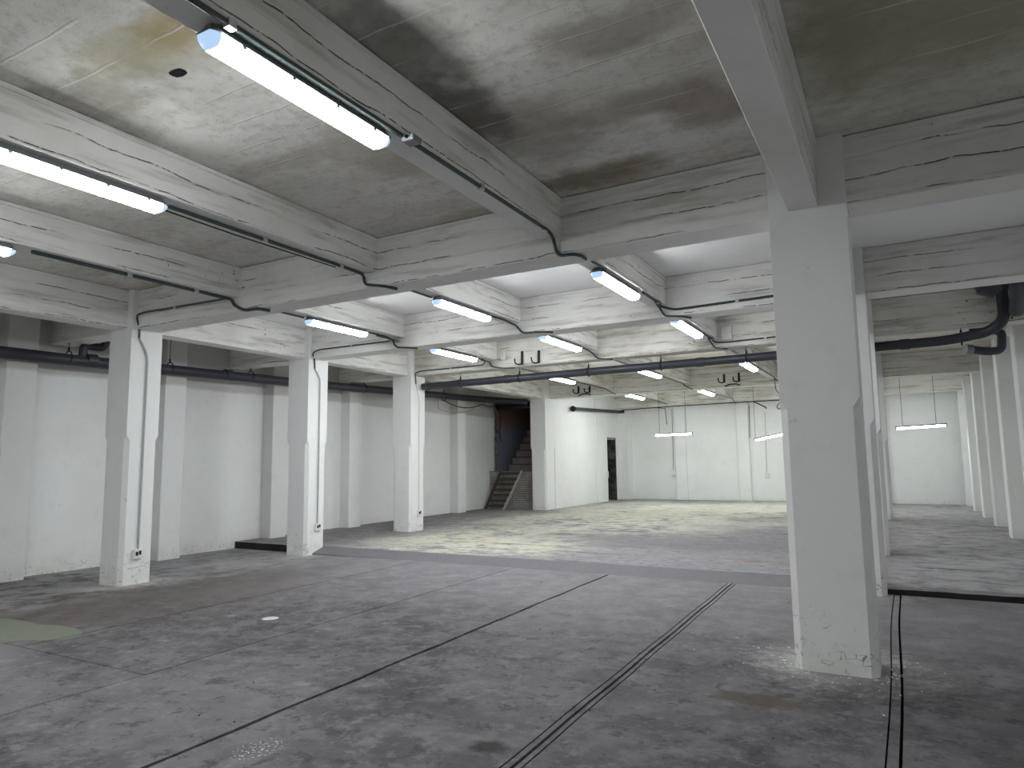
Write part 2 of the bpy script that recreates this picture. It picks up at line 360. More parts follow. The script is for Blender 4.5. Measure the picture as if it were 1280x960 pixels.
panel('rail_strip', off(g2, -.047), off(g2, -.010), YF, YSTEP, M['floor'], 1, .003)
panel('rail_strip', off(g2, .004), off(g2, .036), YF, YSTEP, M['floor'], 1, -.004)
panel('floor_panel', off(g2, .052), off(g3, -.040), YF, YSTEP)
panel('rail_strip', off(g3, -.030), off(g3, .024), YF, YSTEP, M['floor'], 1, -.003)
panel('floor_panel', off(g3, .042), lambda y: XR+.1, YF, YSTEP)
# raised rear floor with risers and the ramp strip
bm = bmesh.new(); xs = [XL-.1 + (XR+.2-XL)*i/60 for i in range(61)]; ys = [9.75+(26.1-9.75)*j/50 for j in range(51)]
gr = [[bm.verts.new((x, y, fz(x, y))) for x in xs] for y in ys]
for j in range(50):
    for i in range(60): bm.faces.new((gr[j][i], gr[j][i+1], gr[j+1][i+1], gr[j+1][i]))
obj('rear_floor_slab', bm, M['floor'], floor)
def step(name, xa, xb, ya, yb, zt, mat):
    bm = bmesh.new(); n = 14; T = []
    for i in range(n+1):
        x = xa+(xb-xa)*i/n; y = ya+(yb-ya)*i/n+.012*math.sin(x*7); h = zt(x)
        T.append([bm.verts.new(p) for p in [(x, y, -.05), (x, y+.01*math.sin(x*19), h-.006), (x, y+.012, h), (x, 9.78, h)]])
    for i in range(n):
        for k in range(3):
            f = bm.faces.new((T[i][k], T[i+1][k], T[i+1][k+1], T[i][k+1])); f.material_index = 1 if k == 0 else 0
    return obj(name, bm, [mat, M['groove']], floor)
step('floor_step', XL-.1, CX[0]+.1, 9.62, 9.62, lambda x: .10, M['floor'])
step('floor_step', RX[1]-.1, XR+.1, 9.47, 9.52, lambda x: .065, M['floor'])
bm = boxbm(XL-.1, CX[0]+.1, YSTEP-.02, 9.75, -.2, -.036); obj('floor_infill', bm, M['floor'], floor)
bm = bmesh.new(); n = 20; A = []
for i in range(n+1):
    x = CX[0]+.15+(RX[1]-.15-CX[0]-.1)*i/n
    A.append([bm.verts.new((x, YSTEP-.01, -.008+fz(x, 5))), bm.verts.new((x, YSTEP+.01, .004)), bm.verts.new((x, 9.745, .098)), bm.verts.new((x, 9.77, fz(x, 9.76)+.001))])
for i in range(n):
    for k in range(3): bm.faces.new((A[i][k], A[i+1][k], A[i+1][k+1], A[i][k+1]))
obj('ramp_strip', bm, M['ramp'], floor)
# grit and flakes at the foot of the near column
bm = bmesh.new(); rr = random.Random(3)
for k in range(170):
    a = rr.uniform(0, 6.28); d = rr.expovariate(9)
    x = -.52+math.cos(a)*(.34+d)*1.05; y = 6.08+math.sin(a)*(.30+d)
    if RX[0]-.01 < x < RX[1]+.01 and 5.83 < y < 6.33: continue
    s_ = rr.uniform(.003, .012); q = rr.uniform(0, 6.28); nn = rr.choice((3, 4, 5)); h = .002+s_*.3
    lo = [bm.verts.new((x+s_*math.cos(q+6.28*t/nn)*rr.uniform(.7, 1.2), y+s_*math.sin(q+6.28*t/nn), .0005)) for t in range(nn)]
    hi = [bm.verts.new((v.co.x, v.co.y, h*rr.uniform(.5, 1.3))) for v in lo]
    bm.faces.new(hi)
    for t in range(nn): bm.faces.new((lo[t], lo[(t+1) % nn], hi[(t+1) % nn], hi[t]))
obj('paint_flakes', bm, M['socket'], floor, kind='stuff')
bm = bmesh.new()
for k in range(70):
    x = rr.uniform(-7, 1.8); y = rr.uniform(2.4, 9); s = rr.uniform(.0015, .005)
    bx(bm, x-s, x+s, y-s, y+s*.7, .0005, .004+s*.4)
obj('floor_grit', bm, M['groove'], floor, kind='stuff')
# ---------------------------------------------------------------- ceiling
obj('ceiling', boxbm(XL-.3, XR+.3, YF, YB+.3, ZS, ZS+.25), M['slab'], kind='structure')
# ---------------------------------------------------------------- walls
YO = 20.05                                          # where the left wall breaks off at the stair
obj('wall_left', boxbm(XL-.3, XL, YF, YO, -.3, ZS), M['wall'], kind='structure')
wl = bpy.data.objects['wall_left']
for y in (-4.2+2.2, .4, 2.8, 5.19, 7.76, 10.25, 12.6, 14.95, 17.3):
    obj('pilaster', bevbox((XL-.02, XL+.29, y, y+.43, -.05, ZS-.0), .012), M['wall'], wl)
wr = obj('wall_right', boxbm(XR, XR+.3, YF, YB, -.3, ZS), M['wallb'], kind='structure')
for y in (1.3, 3.7, 6.1, 8.5, 10.9, 13.3, 15.7, 18.1, 20.5, 22.9, 25.3):
    obj('pilaster', bevbox((1.71, XR+.02, y, y+.43, -.05, 3.85), .012), M['wallb'], wr)
wb = obj('wall_back', boxbm(-9.54, XR+.3, YB, YB+.3, -.1, ZS), M['wallb'], kind='structure')
for a, b in ((-9.54, -9.14), (-7.42, -7.0), (-5.12, -4.7), (-2.75, -2.35), (-.75, -.3)):
    obj('pilaster', bevbox((a, b, YB-.11 if a > -9 else 25.5, YB+.02, .05, ZS), .012), M['wallb'], wb)
obj('wall_front', boxbm(XL, XR, YF-.3, YF, -.3, ZS), M['wall'], kind='structure')
# wall on the column line beyond the stair, with the broken doorway near its end
ws = obj('wall_side', boxbm(-9.86, -9.54, 19.8, 24.2, -.05, ZS), M['wallb'], kind='structure')
bm = bmesh.new(); bx(bm, -9.86, -9.54, 24.2, 25.25, 2.52, ZS); bx(bm, -9.86, -9.54, 25.25, YB, -.05, ZS); obj('wall_segment', bm, M['wallb'], ws)
obj('pilaster', bevbox((-9.56, -9.49, 23.15, 24.2, .0, ZS), .01), M['wallb'], ws)
bm = bmesh.new(); rr = random.Random(5); n = 14          # ragged jamb of the doorway
L = []
for i in range(n+1):
    z = .1+2.45*i/n; d = rr.uniform(.0, .09)+(.25 if 1.7 < z < 2.4 else 0)*0 + (.10 if z < 1.3 else 0)*0
    y = 25.26-.10-d; L.append([bm.verts.new(p) for p in [(-9.555, y+.06, z), (-9.84, y-.1, z), (-9.84, 25.27, z), (-9.55, 25.27, z)]])
for i in range(n):
    for k in range(4): bm.faces.new((L[i][k], L[i][(k+1) % 4], L[i+1][(k+1) % 4], L[i+1][k]))
obj('broken_jamb', bm, M['recess'], ws)
obj('broken_lintel', boxbm(-9.85, -9.56, 24.2, 25.2, 2.44, 2.54), M['broken'], ws)
# recess behind the doorway
bm = bmesh.new(); bx(bm, -10.05, -9.86, 24.1, 24.25, 0, 2.7); bx(bm, -10.75, -10.6, 24.1, 26.0, 0, 2.7); bx(bm, -10.6, -9.86, 25.9, 26.0, 0, 2.7)
bx(bm, -10.75, -9.86, 24.1, 26, 2.6, 2.7); bx(bm, -10.6, -10.05, 24.1, 24.25, 0, 2.7); bx(bm, -10.75, -9.54, 24.1, 26.0, 0, .10)
obj('recess_lining', bm, M['recess'], ws)
obj('door_sill', boxbm(-9.84, -9.50, 24.2, 25.2, .1, .16), M['broken'], ws)
# ---------------------------------------------------------------- stairwell
wst = obj('wall_stair', boxbm(-12.2, -12.05, YO, 25.4, -.1, ZS), M['stairwall'], kind='structure')
obj('wall_segment', boxbm(-12.2, -9.86, 25.25, 25.4, 2.7, ZS), M['stairwall'], wst)
obj('wall_segment', boxbm(-9.90, -9.862, 19.82, 24.1, 0, ZS), M['stairwall'], wst)
obj('wall_segment', boxbm(-12.2, XL-.0, YO-.12, YO, 0, ZS), M['broken'], wst)
bm = bmesh.new(); rr = random.Random(8); L = []; n = 22    # ragged broken end of the left wall
for i in range(n+1):
    z = 1.25+2.4*i/n; d = rr.uniform(-.05, .07); x2 = XL+.004
    L.append([bm.verts.new(p) for p in [(x2, YO-.10, z), (x2, YO+.06+d, z), (XL-.2, YO+.12+d, z), (XL-.2, YO-.10, z)]])
for i in range(n):
    for k in range(4): bm.faces.new((L[i][k], L[i][(k+1) % 4], L[i+1][(k+1) % 4], L[i+1][k]))
obj('broken_edge', bm, M['broken'], wl)
st = empty('staircase', (-10.9, 20.0, 1.33), 'dark concrete stairs climbing into the brown stairwell above the brick base', 'stairs')
for k in range(12):
    y = .27*k; z1 = .24*k
    o = obj('step', boxbm(-.62, 1.0, y+.03, y+.33, z1-.24 if k else -.12, z1-.035 if k else -.035), M['stair'], st)
    obj('nosing', bevbox((-.64, 1.0, y-.012, y+.33, z1-.035, z1), .006), M['stair_edge'], o)
# brick base
pl = empty('brick_base', (-10.95, 19.6, .12), 'low grey brick wall under the stair opening with the ladder on it', 'brick wall')
obj('mortar_core', boxbm(-.885, .86, .012, .42, -.1, 1.19), M['mortar'], pl)
bmk = boxbm(-.112, .112, 0, .10, 0, .058); proto = None
rows, ph = 17, .0705
for r in range(rows):
    x = -.88 + (0 if r % 2 == 0 else -.12)
    while x < .86:
        a, b = max(x, -.885), min(x+.24, .865)
        if b-a > .06:
            if proto is None: o = obj('brick', bmk, M['brick'], pl); proto = o
            else: o = proto.copy(); C.objects.link(o)
            o.location = ((a+b)/2, rr.uniform(-.008, .006), r*ph+.006); o.scale = ((b-a-.014)/.224, 1, 1)
        x += .24
obj('coping', bevbox((-.90, .87, -.03, .42, 1.19, 1.215), .006), M['stair'], pl)
# ladder
ld = empty('wooden_ladder', (-11.4, 19.1, .12), 'short wooden ladder leaning on the brick base below the stairs', 'ladder')
def bar(bm, a, b, w, h):
    a, b = Vector(a), Vector(b); d = (b-a).normalized(); s = Vector((1, 0, 0)) if abs(d.x) < .9 else Vector((0, 1, 0)); u = d.cross(s).normalized(); s = u.cross(d).normalized()
    V = [bm.verts.new(p+s*i*w/2+u*j*h/2) for p in (a, b) for i, j in ((-1, -1), (1, -1), (1, 1), (-1, 1))]
    for f in [(0, 1, 2, 3), (7, 6, 5, 4), (0, 4, 5, 1), (1, 5, 6, 2), (2, 6, 7, 3), (3, 7, 4, 0)]: bm.faces.new([V[i] for i in f])
LA, LB = Vector((-.33, 0, 0)), Vector((.0, .46, 1.22)); RA, RB = Vector((.36, 0, 0)), Vector((.80, .46, 1.22))
bm = bmesh.new(); bar(bm, LA, LB, .06, .07); obj('rail', bm, M['wood2'], ld)
bm = bmesh.new(); bar(bm, RA, RB, .065, .08); obj('rail', bm, M['wood'], ld, label='pale worn right rail')
for k in range(7):
    t = .10+.14*k; bm = bmesh.new(); bar(bm, LA.lerp(LB, t), RA.lerp(RB, t), .03, .085); obj('rung', bm, M['wood2'], ld)
# ---------------------------------------------------------------- columns
def column(x0, x1, y0, y1, label, ch=.055):
    cx, cy = (x0+x1)/2, (y0+y1)/2; hx, hy = (x1-x0)/2, (y1-y0)/2
    def ring(c, z):
        return [bm.verts.new((px, py, z)) for px, py in [(-hx+c, -hy), (hx-c, -hy), (hx, -hy+c), (hx, hy-c), (hx-c, hy), (-hx+c, hy), (-hx, hy-c), (-hx, -hy+c)]]
    bm = bmesh.new(); zs = [(ch, -.06), (ch, .6), (ch, 1.2), (ch, 1.99), (.003, 2.07), (.003, 3.0), (.003, ZS)]
    R = [ring(*q) for q in zs]
    for A, B in zip(R, R[1:]):
        for k in range(8): bm.faces.new((A[k], A[(k+1) % 8], B[(k+1) % 8], B[k]))
    bm.faces.new(R[0][::-1]); bm.faces.new(R[-1])
    return tag(obj('concrete_column', bm, M['column'], loc=(cx, cy, 0)), label, 'column')
cl = {1: 'leftmost white square column with a conduit down to a socket, nearest of its row', 2: 'second white column from the left, beside a dark step in the floor, conduit on its bright side',
      3: 'third white column from the left, thin wire down its face, before the stair', 4: 'white column at the right edge of the dark stair opening', 0: ''}
rl = {1: 'large white column close to the camera at right, flaking paint at its foot', 2: 'white column just behind the large right one, cracked plaster at its base',
      3: 'narrow slice of white column seen behind the second right-hand one', 4: 'farthest white column of the right row, by the back wall'}
for i in (1, 2, 3, 4):
    y0, y1 = COLY[i]; column(*CX, y0, y1, cl[i]); column(*RX, y0, y1, rl[i])
# ---------------------------------------------------------------- beams
BX = {'first': (-2.975, -2.73), 'second': (-5.30, -5.05), 'third': (-7.60, -7.35)}
def beam(x0, x1, y0, y1, z0, label, mat, lip=True):
    bm = bmesh.new(); bx(bm, x0, x1, y0, y1, z0, ZS-.001)
    bmesh.ops.bevel(bm, geom=[e for e in bm.edges if all(abs(v.co.z-z0) < 1e-4 for v in e.verts)], offset=.008, segments=1, affect='EDGES')
    o = tag(obj('concrete_beam', bm, mat), label, 'beam')
    if lip:
        bm = bmesh.new(); alongx = (x1-x0) > (y1-y0)
        if alongx: bx(bm, x0, x1, y0-.018, y1+.018, ZS-.045, ZS-.012)
        else: bx(bm, x0-.018, x1+.018, y0, y1, ZS-.045, ZS-.012)
        obj('lip', bm, mat, o)
    return o
bn = {0: 'behind the camera', 1: 'nearest cross beam', 2: 'second cross beam', 3: 'third cross beam', 4: 'farthest cross beam'}
det = {(1, 0): 'between the left wall and the leftmost column', (1, 1): 'with long board cracks, spanning above the near floor', (1, 2): 'dark, right of the large column',
       (2, 0): 'over the left aisle at the second column', (2, 1): 'between the second left column and the hidden right one', (2, 2): 'over the right aisle behind the dark one',
       (3, 0): 'over the left aisle at the third column', (3, 1): 'with two black iron hooks on its face', (3, 2): 'over the right aisle with the drain pipe below',
       (4, 0): 'above the stair opening', (4, 1): 'with a brown smoky face and hooks, before the back wall', (4, 2): 'at the far end of the right aisle'}
for i in (0, 1, 2, 3, 4):
    y0, y1 = TY[i]; mt_ = M['beam'] if i < 3 else M['beam2']
    if i == 0:
        beam(XL, XR, y0, y1, ZT, 'white concrete cross beam behind the camera', mt_); continue
    for k, (a, b) in enumerate(((XL, CX[0]), (CX[1], RX[0]), (RX[1], XR))):
        beam(a, b, y0, y1, ZT, f'white concrete {bn[i]} {det[(i, k)]}', mt_)
beam(CX[1], XR, 25.2, 25.6, 3.66, 'pale concrete beam close along the back wall', M['beam2'])
bays = [(TY[0][1], TY[1][0]), (TY[1][1], TY[2][0]), (TY[2][1], TY[3][0]), (TY[3][1], TY[4][0]), (TY[4][1], 25.2)]
cbays = [(TY[0][1], 5.84), (6.32, 9.27), (9.77, 12.38), (12.9, 19.15), (19.8, 25.2)]
bname = ['nearest ceiling bay', 'second ceiling bay', 'third ceiling bay', 'fourth long ceiling bay', 'last ceiling bay']
for rk, (a, b) in BX.items(): beam(a, b, YF, TY[0][0], ZB, 'shallow white concrete beams behind the camera', M['beam'])
for bi, (y0, y1) in enumerate(bays):
    mt_ = M['beam'] if bi < 3 else M['beam2']
    for rk, (a, b) in BX.items():
        beam(a, b, y0, y1, ZB, f'shallow white beam carrying the {({"first": "rightmost", "second": "middle", "third": "leftmost"})[rk]} tube light of the {bname[bi]}', mt_)
    y0, y1 = cbays[bi]
    if bi < 4: beam(-9.95, -9.65, y0, y1, ZT, f'white beam along the left column row in the {bname[bi]}', mt_)
    beam(-.665, -.435, y0, y1, ZT+.0, f'white beam along the right column row in the {bname[bi]}', mt_)
# ---------------------------------------------------------------- tube lights (one built, the rest copied)
def make_fixture():
    t = empty('tube_light', (0, 0, 0), '', 'ceiling light'); Lh, W = .685, .072
    def outline(L, W, c=.035):
        return [(-W, -L+c), (-W+c, -L), (W-c, -L), (W, -L+c), (W, L-c), (W-c, L), (-W+c, L), (-W, L-c)]
    def loft(levels):
        bm = bmesh.new(); R = [[bm.verts.new((x, y, z)) for x, y in outline(l, w_, c)] for (l, w_, c, z) in levels]
        for A, B in zip(R, R[1:]):
            for k in range(8): bm.faces.new((A[k], A[(k+1) % 8], B[(k+1) % 8], B[k]))
        bm.faces.new(R[0]); bm.faces.new(R[-1][::-1]); return bm
    obj('tray', loft([(Lh-.03, W-.02, .03, .0), (Lh-.01, W+.0, .03, -.04), (Lh, W+.008, .03, -.046), (Lh, W+.008, .03, -.056)]), M['tray'], t)
    def lens(y0, y1, mat, name, taper0=0, taper1=0):
        bm = bmesh.new(); prof = [(-W, -.050), (-W+.002, -.086), (-W+.022, -.112), (0, -.118), (W-.022, -.112), (W-.002, -.086), (W, -.050)]
        n = 4; R = []
        for j in range(n+1):
            y = y0+(y1-y0)*j/n; s = 1
            if taper0: u = 1-j/n; s = 1-.55*u*u
            if taper1: u = j/n; s = 1-.55*u*u
            R.append([bm.verts.new((x*(s*.6+.4 if s < 1 else 1), y, -.050+(z+.050)*s)) for x, z in prof])
        for A, B in zip(R, R[1:]):
            for k in range(6): bm.faces.new((A[k], A[k+1], B[k+1], B[k]))
            bm.faces.new((A[6], A[0], B[0], B[6]))
        bm.faces.new(R[0]); bm.faces.new(R[-1][::-1]); return obj(name, bm, mat, t, smooth=True)
    lens(-Lh+.055, Lh-.055, M['lit'], 'diffuser'); lens(-Lh+.002, -Lh+.055, M['endlit'], 'end_cap', taper0=1); lens(Lh-.055, Lh-.002, M['endlit'], 'end_cap', taper1=1)
    for s in (-1, 1):
        for y in (-.5, -.17, .17, .5):
            o = obj('clip', boxbm(s*W-.004, s*W+.006, y-.012, y+.012, -.072, -.046), M['clip'], t)
    return t
fx = make_fixture()
rows = {'r': (-2.855, [(2.03, 3.41), (7.07, 8.44), (10.15, 11.72), (15.3, 16.95), (21.0, 22.8)]),
        'm': (-5.16, [(2.03, 3.38), (7.19, 8.55), (10.28, 11.87), (15.3, 16.9), (20.8, 22.6)]),
        'l': (-7.47, [(1.98, 3.345), (7.2, 8.5), (10.32, 11.85), (15.25, 16.75), (20.8, 22.5)])}
flab = {('r', 0): 'large glowing tube light nearest the camera, on the beam at top', ('m', 0): 'glowing tube light cut by the left picture edge, upper one',
        ('l', 0): 'tube light showing only its end at the left picture edge, lower one', ('r', 1): 'short bright tube light just below the nearest cross beam, left of the large column',
        ('m', 1): 'tube light in the second bay, middle of three', ('l', 1): 'tube light above the second left column',
        ('r', 2): 'tube light in the third bay nearest the large column', ('m', 2): 'tube light in the third bay above the iron hooks, middle of three', ('l', 2): 'tube light above the third left column',
        ('r', 3): 'tube light under the drain pipe beside the large column', ('m', 3): 'tube light beyond the drain pipe, middle of three', ('l', 3): 'tube light above the stair column beyond the pipe',
        ('r', 4): 'farthest tube light mostly hidden by the large column', ('m', 4): 'small far tube light near the back wall, right of the pair', ('l', 4): 'small far tube light near the back wall, left of the pair'}
first = True; far_mesh = None
for rk, (x, sp) in rows.items():
    for i, (a, b) in enumerate(sp):
        o = fx if first else copy_tree(fx); first = False
        o.location = (x, (a+b)/2, ZB); o.scale = (1 if i < 2 else 1.05, (b-a)/1.37, 1)
        if i >= 3:
            for ch in o.children:
                if ch.name.startswith('diffuser'):
                    if far_mesh is None: far_mesh = ch.data.copy(); far_mesh.materials[0] = M['lit_far']
                    ch.data = far_mesh
        o['label'] = flab[(rk, i)]; o['group'] = 'tube lights under the beams'; o['category'] = 'ceiling light'
for x, sd in ((-2.855, 'right'), (-5.16, 'middle'), (-7.47, 'left')):  # unseen rear fixtures, added to brighten the near column, cross beam and slab
    for y, ds in ((-2.6, 'just'), (-5.6, 'well')):
        o = copy_tree(fx); o.location = (x, y, ZB); o['label'] = f'unseen tube light added on the {sd} beam {ds} behind the camera'; o['group'] = 'unseen added tube lights behind the camera'
# ---------------------------------------------------------------- conduits on the beams
def conduit(pts, label, r=.014, mat='conduit', rnd=.12, clips=(), cat='conduit', name='conduit', clipaxis='z'):
    o = tag(obj(name, tubebm(pts, r, 8, rnd), M[mat], smooth=True), label, cat)
    for p in clips:
        q = Vector(p); s = r+.006
        obj('saddle_clip', boxbm(q.x-s, q.x+s, q.y-s, q.y+s, q.z-s, q.z+s), M['clip'], o)
    return o
e = ZB-.016
YT = TY[1][0]-.016
conduit([(-2.74, -.5, e-.0), (-2.745, 5.68, e), (-2.80, YT-.02, ZB-.03), (-2.78, YT, 3.60), (-2.60, YT, 3.59), (-2.56, 6.0, 3.59), (-2.56, 6.1, 3.585)], 'dark conduit along the nearest right beam, dipping under the nearest cross beam', .017, clips=[(-2.745, 2.1, e), (-2.745, 4.45, e), (-2.76, 5.6, e)])
for o in [bpy.data.objects['conduit']]: pass
conduit([(-5.20, 3.45, e), (-5.21, 5.6, e), (-5.22, YT-.02, ZB-.02), (-5.22, YT, 3.66), (-4.92, YT, 3.597), (-4.87, 6.05, 3.59)], 'dark conduit behind the upper left tube light, ending under the cross beam', .017, clips=[(-5.205, 4.45, e), (-5.21, 5.5, e)])
conduit([(-5.29, 2.9, e), (-5.30, 4.2, e-.01), (-5.24, 5.45, e-.02)], 'thin second cable sagging beside the middle beam conduit', .007, 'cable')
conduit([(-7.46, 3.5, e), (-7.46, 5.4, e), (-7.46, YT-.02, ZB-.02), (-7.44, YT, 3.70), (-7.25, YT, 3.60), (-6.98, YT, 3.597), (-6.94, 6.05, 3.59)], 'dark conduit from the lower left tube light, curling below the cross beam', .022, clips=[(-7.46, 4.5, e), (-7.46, 5.35, e)])
XC = CX[1]+.016
conduit([(-7.5, YT-.035, 3.79), (-9.30, YT-.035, 3.82), (-9.50, YT-.04, 3.80), (XC, 5.95, 3.62), (XC, 5.95, 3.48)], 'dark conduit bending from the nearest cross beam onto the leftmost column', .014, clips=[(-8.6, YT-.035, 3.80)], rnd=.1)
YT2 = TY[2][0]-.016
conduit([(-7.5, 8.6, e), (-7.5, 9.1, e), (-7.62, YT2-.02, 3.75), (-9.30, YT2-.04, 3.75), (-9.46, YT2-.05, 3.70), (XC, 9.40, 3.6), (XC, 9.41, 3.42)], 'dark conduit bending from the second cross beam onto the second column', .014, clips=[(-8.5, YT2-.03, 3.75)], rnd=.1)
conduit([(-7.5, 8.8, e-.02), (-7.5, 9.2, e-.02), (-7.52, YT2, 3.63), (-7.25, YT2, 3.597), (-7.15, 9.45, 3.59)], 'short conduit curl under the second cross beam at the left light', .017)
YT3 = TY[3][0]-.016
conduit([(-7.5, 11.9, e), (-7.52, 12.3, e), (-7.66, YT3-.02, 3.70), (-9.32, YT3-.04, 3.70), (-9.47, YT3-.06, 3.66), (XC, 12.53, 3.56), (XC, 12.54, 3.42)], 'conduit bending from the third cross beam toward the third column', .014, clips=[(-8.5, YT3-.03, 3.70)], rnd=.1)
conduit([(-7.5, 12.1, e-.02), (-7.5, YT3-.02, e-.02), (-7.48, YT3, 3.66), (-7.2, YT3, 3.597), (-6.95, 12.55, 3.59)], 'thin conduit curl under the third cross beam at the left light', .014)
conduit([(-2.76, 8.45, e), (-2.76, 9.2, e), (-2.80, YT2-.03, 3.77), (-2.62, YT2, 3.70), (-2.45, YT2, 3.70), (-.82, YT2, 3.73)], 'dark conduit running right along the second cross beam to the large column', .017, clips=[(-1.75, YT2, 3.715)])
conduit([(-2.78, 9.1, e-.02), (-2.80, YT2-.02, 3.74), (-2.74, YT2, 3.62), (-2.52, YT2, 3.595), (-2.42, 9.5, 3.59)], 'conduit curl below the second cross beam beside the bright light', .015)
conduit([(-2.80, 11.75, e), (-2.80, 12.35, e), (-2.78, YT3-.02, 3.72), (-2.6, YT3, 3.70), (-.82, YT3, 3.73)], 'dark conduit running right along the third cross beam', .015, clips=[(-1.9, YT3, 3.71)])
conduit([(-2.82, 12.2, e-.02), (-2.82, YT3-.02, 3.7), (-2.78, YT3, 3.62), (-2.56, 12.55, 3.59)], 'short conduit curl below the third cross beam near the pipe', .014)
conduit([(-5.16, 8.55, e), (-5.12, 8.9, e), (-5.10, YT2-.02, 3.74), (-5.02, YT2, 3.62), (-4.62, YT2, 3.597), (-4.52, 9.4, 3.59)], 'conduit from the middle second-bay light curling under the cross beam', .016)
conduit([(-5.16, 11.87, e), (-5.15, 12.2, e), (-5.12, YT3-.02, 3.72), (-5.05, YT3, 3.62), (-4.75, 12.55, 3.59)], 'conduit from the middle third-bay light curling under the cross beam', .015)
for x, lb in ((-5.22, 'middle'), (-7.53, 'left'), (-2.78, 'right')):
    conduit([(x, 6.3, e), (x, 7.2, e)], f'short dark conduit feeding the {lb} light of the second bay', .013)
    conduit([(x, 12.9, e), (x, 15.3, e)], f'dark conduit feeding the {lb} light beyond the drain pipe', .012)
    conduit([(x, 16.9, e), (x+.02, 19.2, e), (x+.03, 19.38, 3.72), (x+.25, 19.40, 3.60)], f'thin cable from the {lb} far light sagging onto the farthest cross beam', .012, 'cable')
conduit([(-7.53, 22.5, e-.01), (-7.5, 24.9, e-.01), (-7.45, 25.17, 3.67)], 'thin cable behind the leftmost far tube light', .01, 'cable')
conduit([(-5.2, 22.6, e-.01), (-5.0, 24.9, e-.01), (-4.95, 25.17, 3.60)], 'thin cable behind the right far tube light', .01, 'cable')
conduit([(XC, 5.95, 3.48), (XC+.003, 6.09, 3.24), (XC, 6.085, .44)], 'painted grey conduit dropping down the leftmost column to a socket', .0125, 'conduit_white')
conduit([(XC, 9.41, 3.42), (XC+.003, 9.55, 3.25), (XC, 9.552, .52)], 'painted grey conduit dropping down the second column to a socket', .012, 'conduit_white')
# junction boxes
def jbox(loc, s, label, mat='box'):
    t = empty('junction_box', loc, label, 'junction box')
    obj('box_body', bevbox((-s, s, -s, s, -s*.45, s*.4), .006), M[mat], t)
    obj('gland', tubebm([(0, -s-.03, 0), (0, s+.03, 0)], s*.22, 8), M['black'], t); return t
jbox((-2.70, 3.50, ZB-.035), .05, 'grey junction box at the far end of the nearest tube light')
jbox((-2.74, 9.02, ZB-.03), .04, 'small dark junction box after the bright second-bay light')
jbox((-7.48, YT2-.05, 3.74), .045, 'small dark junction box on the second cross beam near the second column')
jbox((-2.78, 12.3, ZB-.03), .04, 'small dark junction box after the third-bay light by the column')
t = empty('junction_box', (-6.3-.0, 3, 3), 'tiny pale box hanging by a wire on the third cross beam', 'junction box'); t.location = (-7.42+.25, YT3-.02, 3.86)
obj('box_body', bevbox((-.05, .05, -.03, .02, -.09, .09), .006), M['socket'], t)
t = empty('junction_box', (-2.55, YT3-.01, 3.86), 'pale square box on the third cross beam above the conduit', 'junction box')
obj('box_body', bevbox((-.09, .09, -.03, .02, -.12, .12), .006), M['socket'], t)
# sockets at the column feet
for (y, z, lb) in ((6.07, .39, 'white twin socket low on the leftmost column'), (9.552, .47, 'white socket low on the second column'), (12.66, .51, 'small white socket low on the third column')):
    t = empty('wall_socket', (CX[1], y, z), lb, 'socket', 'sockets at the column feet')
    obj('socket_body', bevbox((-.002, .045, -.06, .06, -.07, .07), .008), M['socket'], t)
    obj('outlet', boxbm(.043, .05, -.035, -.002, -.02, .035), M['black'], t); obj('outlet', boxbm(.043, .05, .012, .045, -.01, .045), M['black'], t)
conduit([(XC, 12.545, 3.42), (XC+.003, 12.66, 3.06), (XC, 12.66, .56)], 'thin pale wire down the third column', .005, 'conduit_white', .05, cat='cable', name='cable')
# ---------------------------------------------------------------- drain pipes
def hanger(par, x, y, z, r, top, along='x'):
    bm = bmesh.new(); n = 12
    pts = [(x + (0 if along == 'x' else (r+.012)*math.cos(a)), y + ((r+.012)*math.cos(a) if along == 'x' else 0), z+(r+.012)*math.sin(a)) for a in [2*math.pi*k/n for k in range(n+1)]]
    tube(bm, pts, .010, 6); obj('ring_hanger', bm, M['black'], par)
    bm = bmesh.new(); tube(bm, [(x, y, z+r+.01), (x, y, z+r+.07)], .016, 6); tube(bm, [(x, y, z+r+.05), (x, y, top)], .006, 6); obj('hanger_rod', bm, M['black'], par)
YP, ZP = 12.70, 3.40
p = tag(obj('drain_pipe', tubebm([(-9.45, YP, ZP-.03), (-5.4, YP, ZP), (.78, YP, ZP+.03), (1.30, YP-.12, ZP+.09), (1.50, YP-.35, ZP+.2), (1.50, YP-.36, ZS-.02)], .078, 16, .22, 8), M['pipe'], smooth=True),
        'long slate grey drain pipe crossing the hall below the third cross beam', 'pipe')
for x in (-8.41, -6.91, -5.33, -3.84, -2.27, .97):
    hanger(p, x, YP, ZP+.03*(x+5)/6, .078, ZT)
for x in (-7.2, -3.1, .2):
    obj('coupling', tubebm([(x-.07, YP, ZP+.005*(x+5)), (x+.07, YP, ZP+.005*(x+5))], .088, 16), M['pipe'], p, smooth=True)
p = tag(obj('drain_pipe', tubebm([(XL+.4, YF+.05, 3.26), (XL+.4, 6, 3.33), (XL+.40, 12, 3.45), (XL+.42, 16.2, 3.57), (-11.45, 17.6, 3.60), (-11.3, 18.6, 3.62), (-10.12, 19.1, 3.50)], .095, 16, .3, 8), M['pipe'], smooth=True),
        'long slate grey drain pipe hung along the left wall', 'pipe')
for y in (6.0, 7.75, 9.54, 12.96, 16.4):
    hanger(p, XL+.40, y, 3.26+.0175*(y), .095, ZS, 'y')
for y in (6.35, 9.0, 11.6): obj('coupling', tubebm([(XL+.4, y-.08, 3.255+.0165*y), (XL+.4, y+.08, 3.26+.0165*y)], .107, 16), M['pipe'], p, smooth=True)
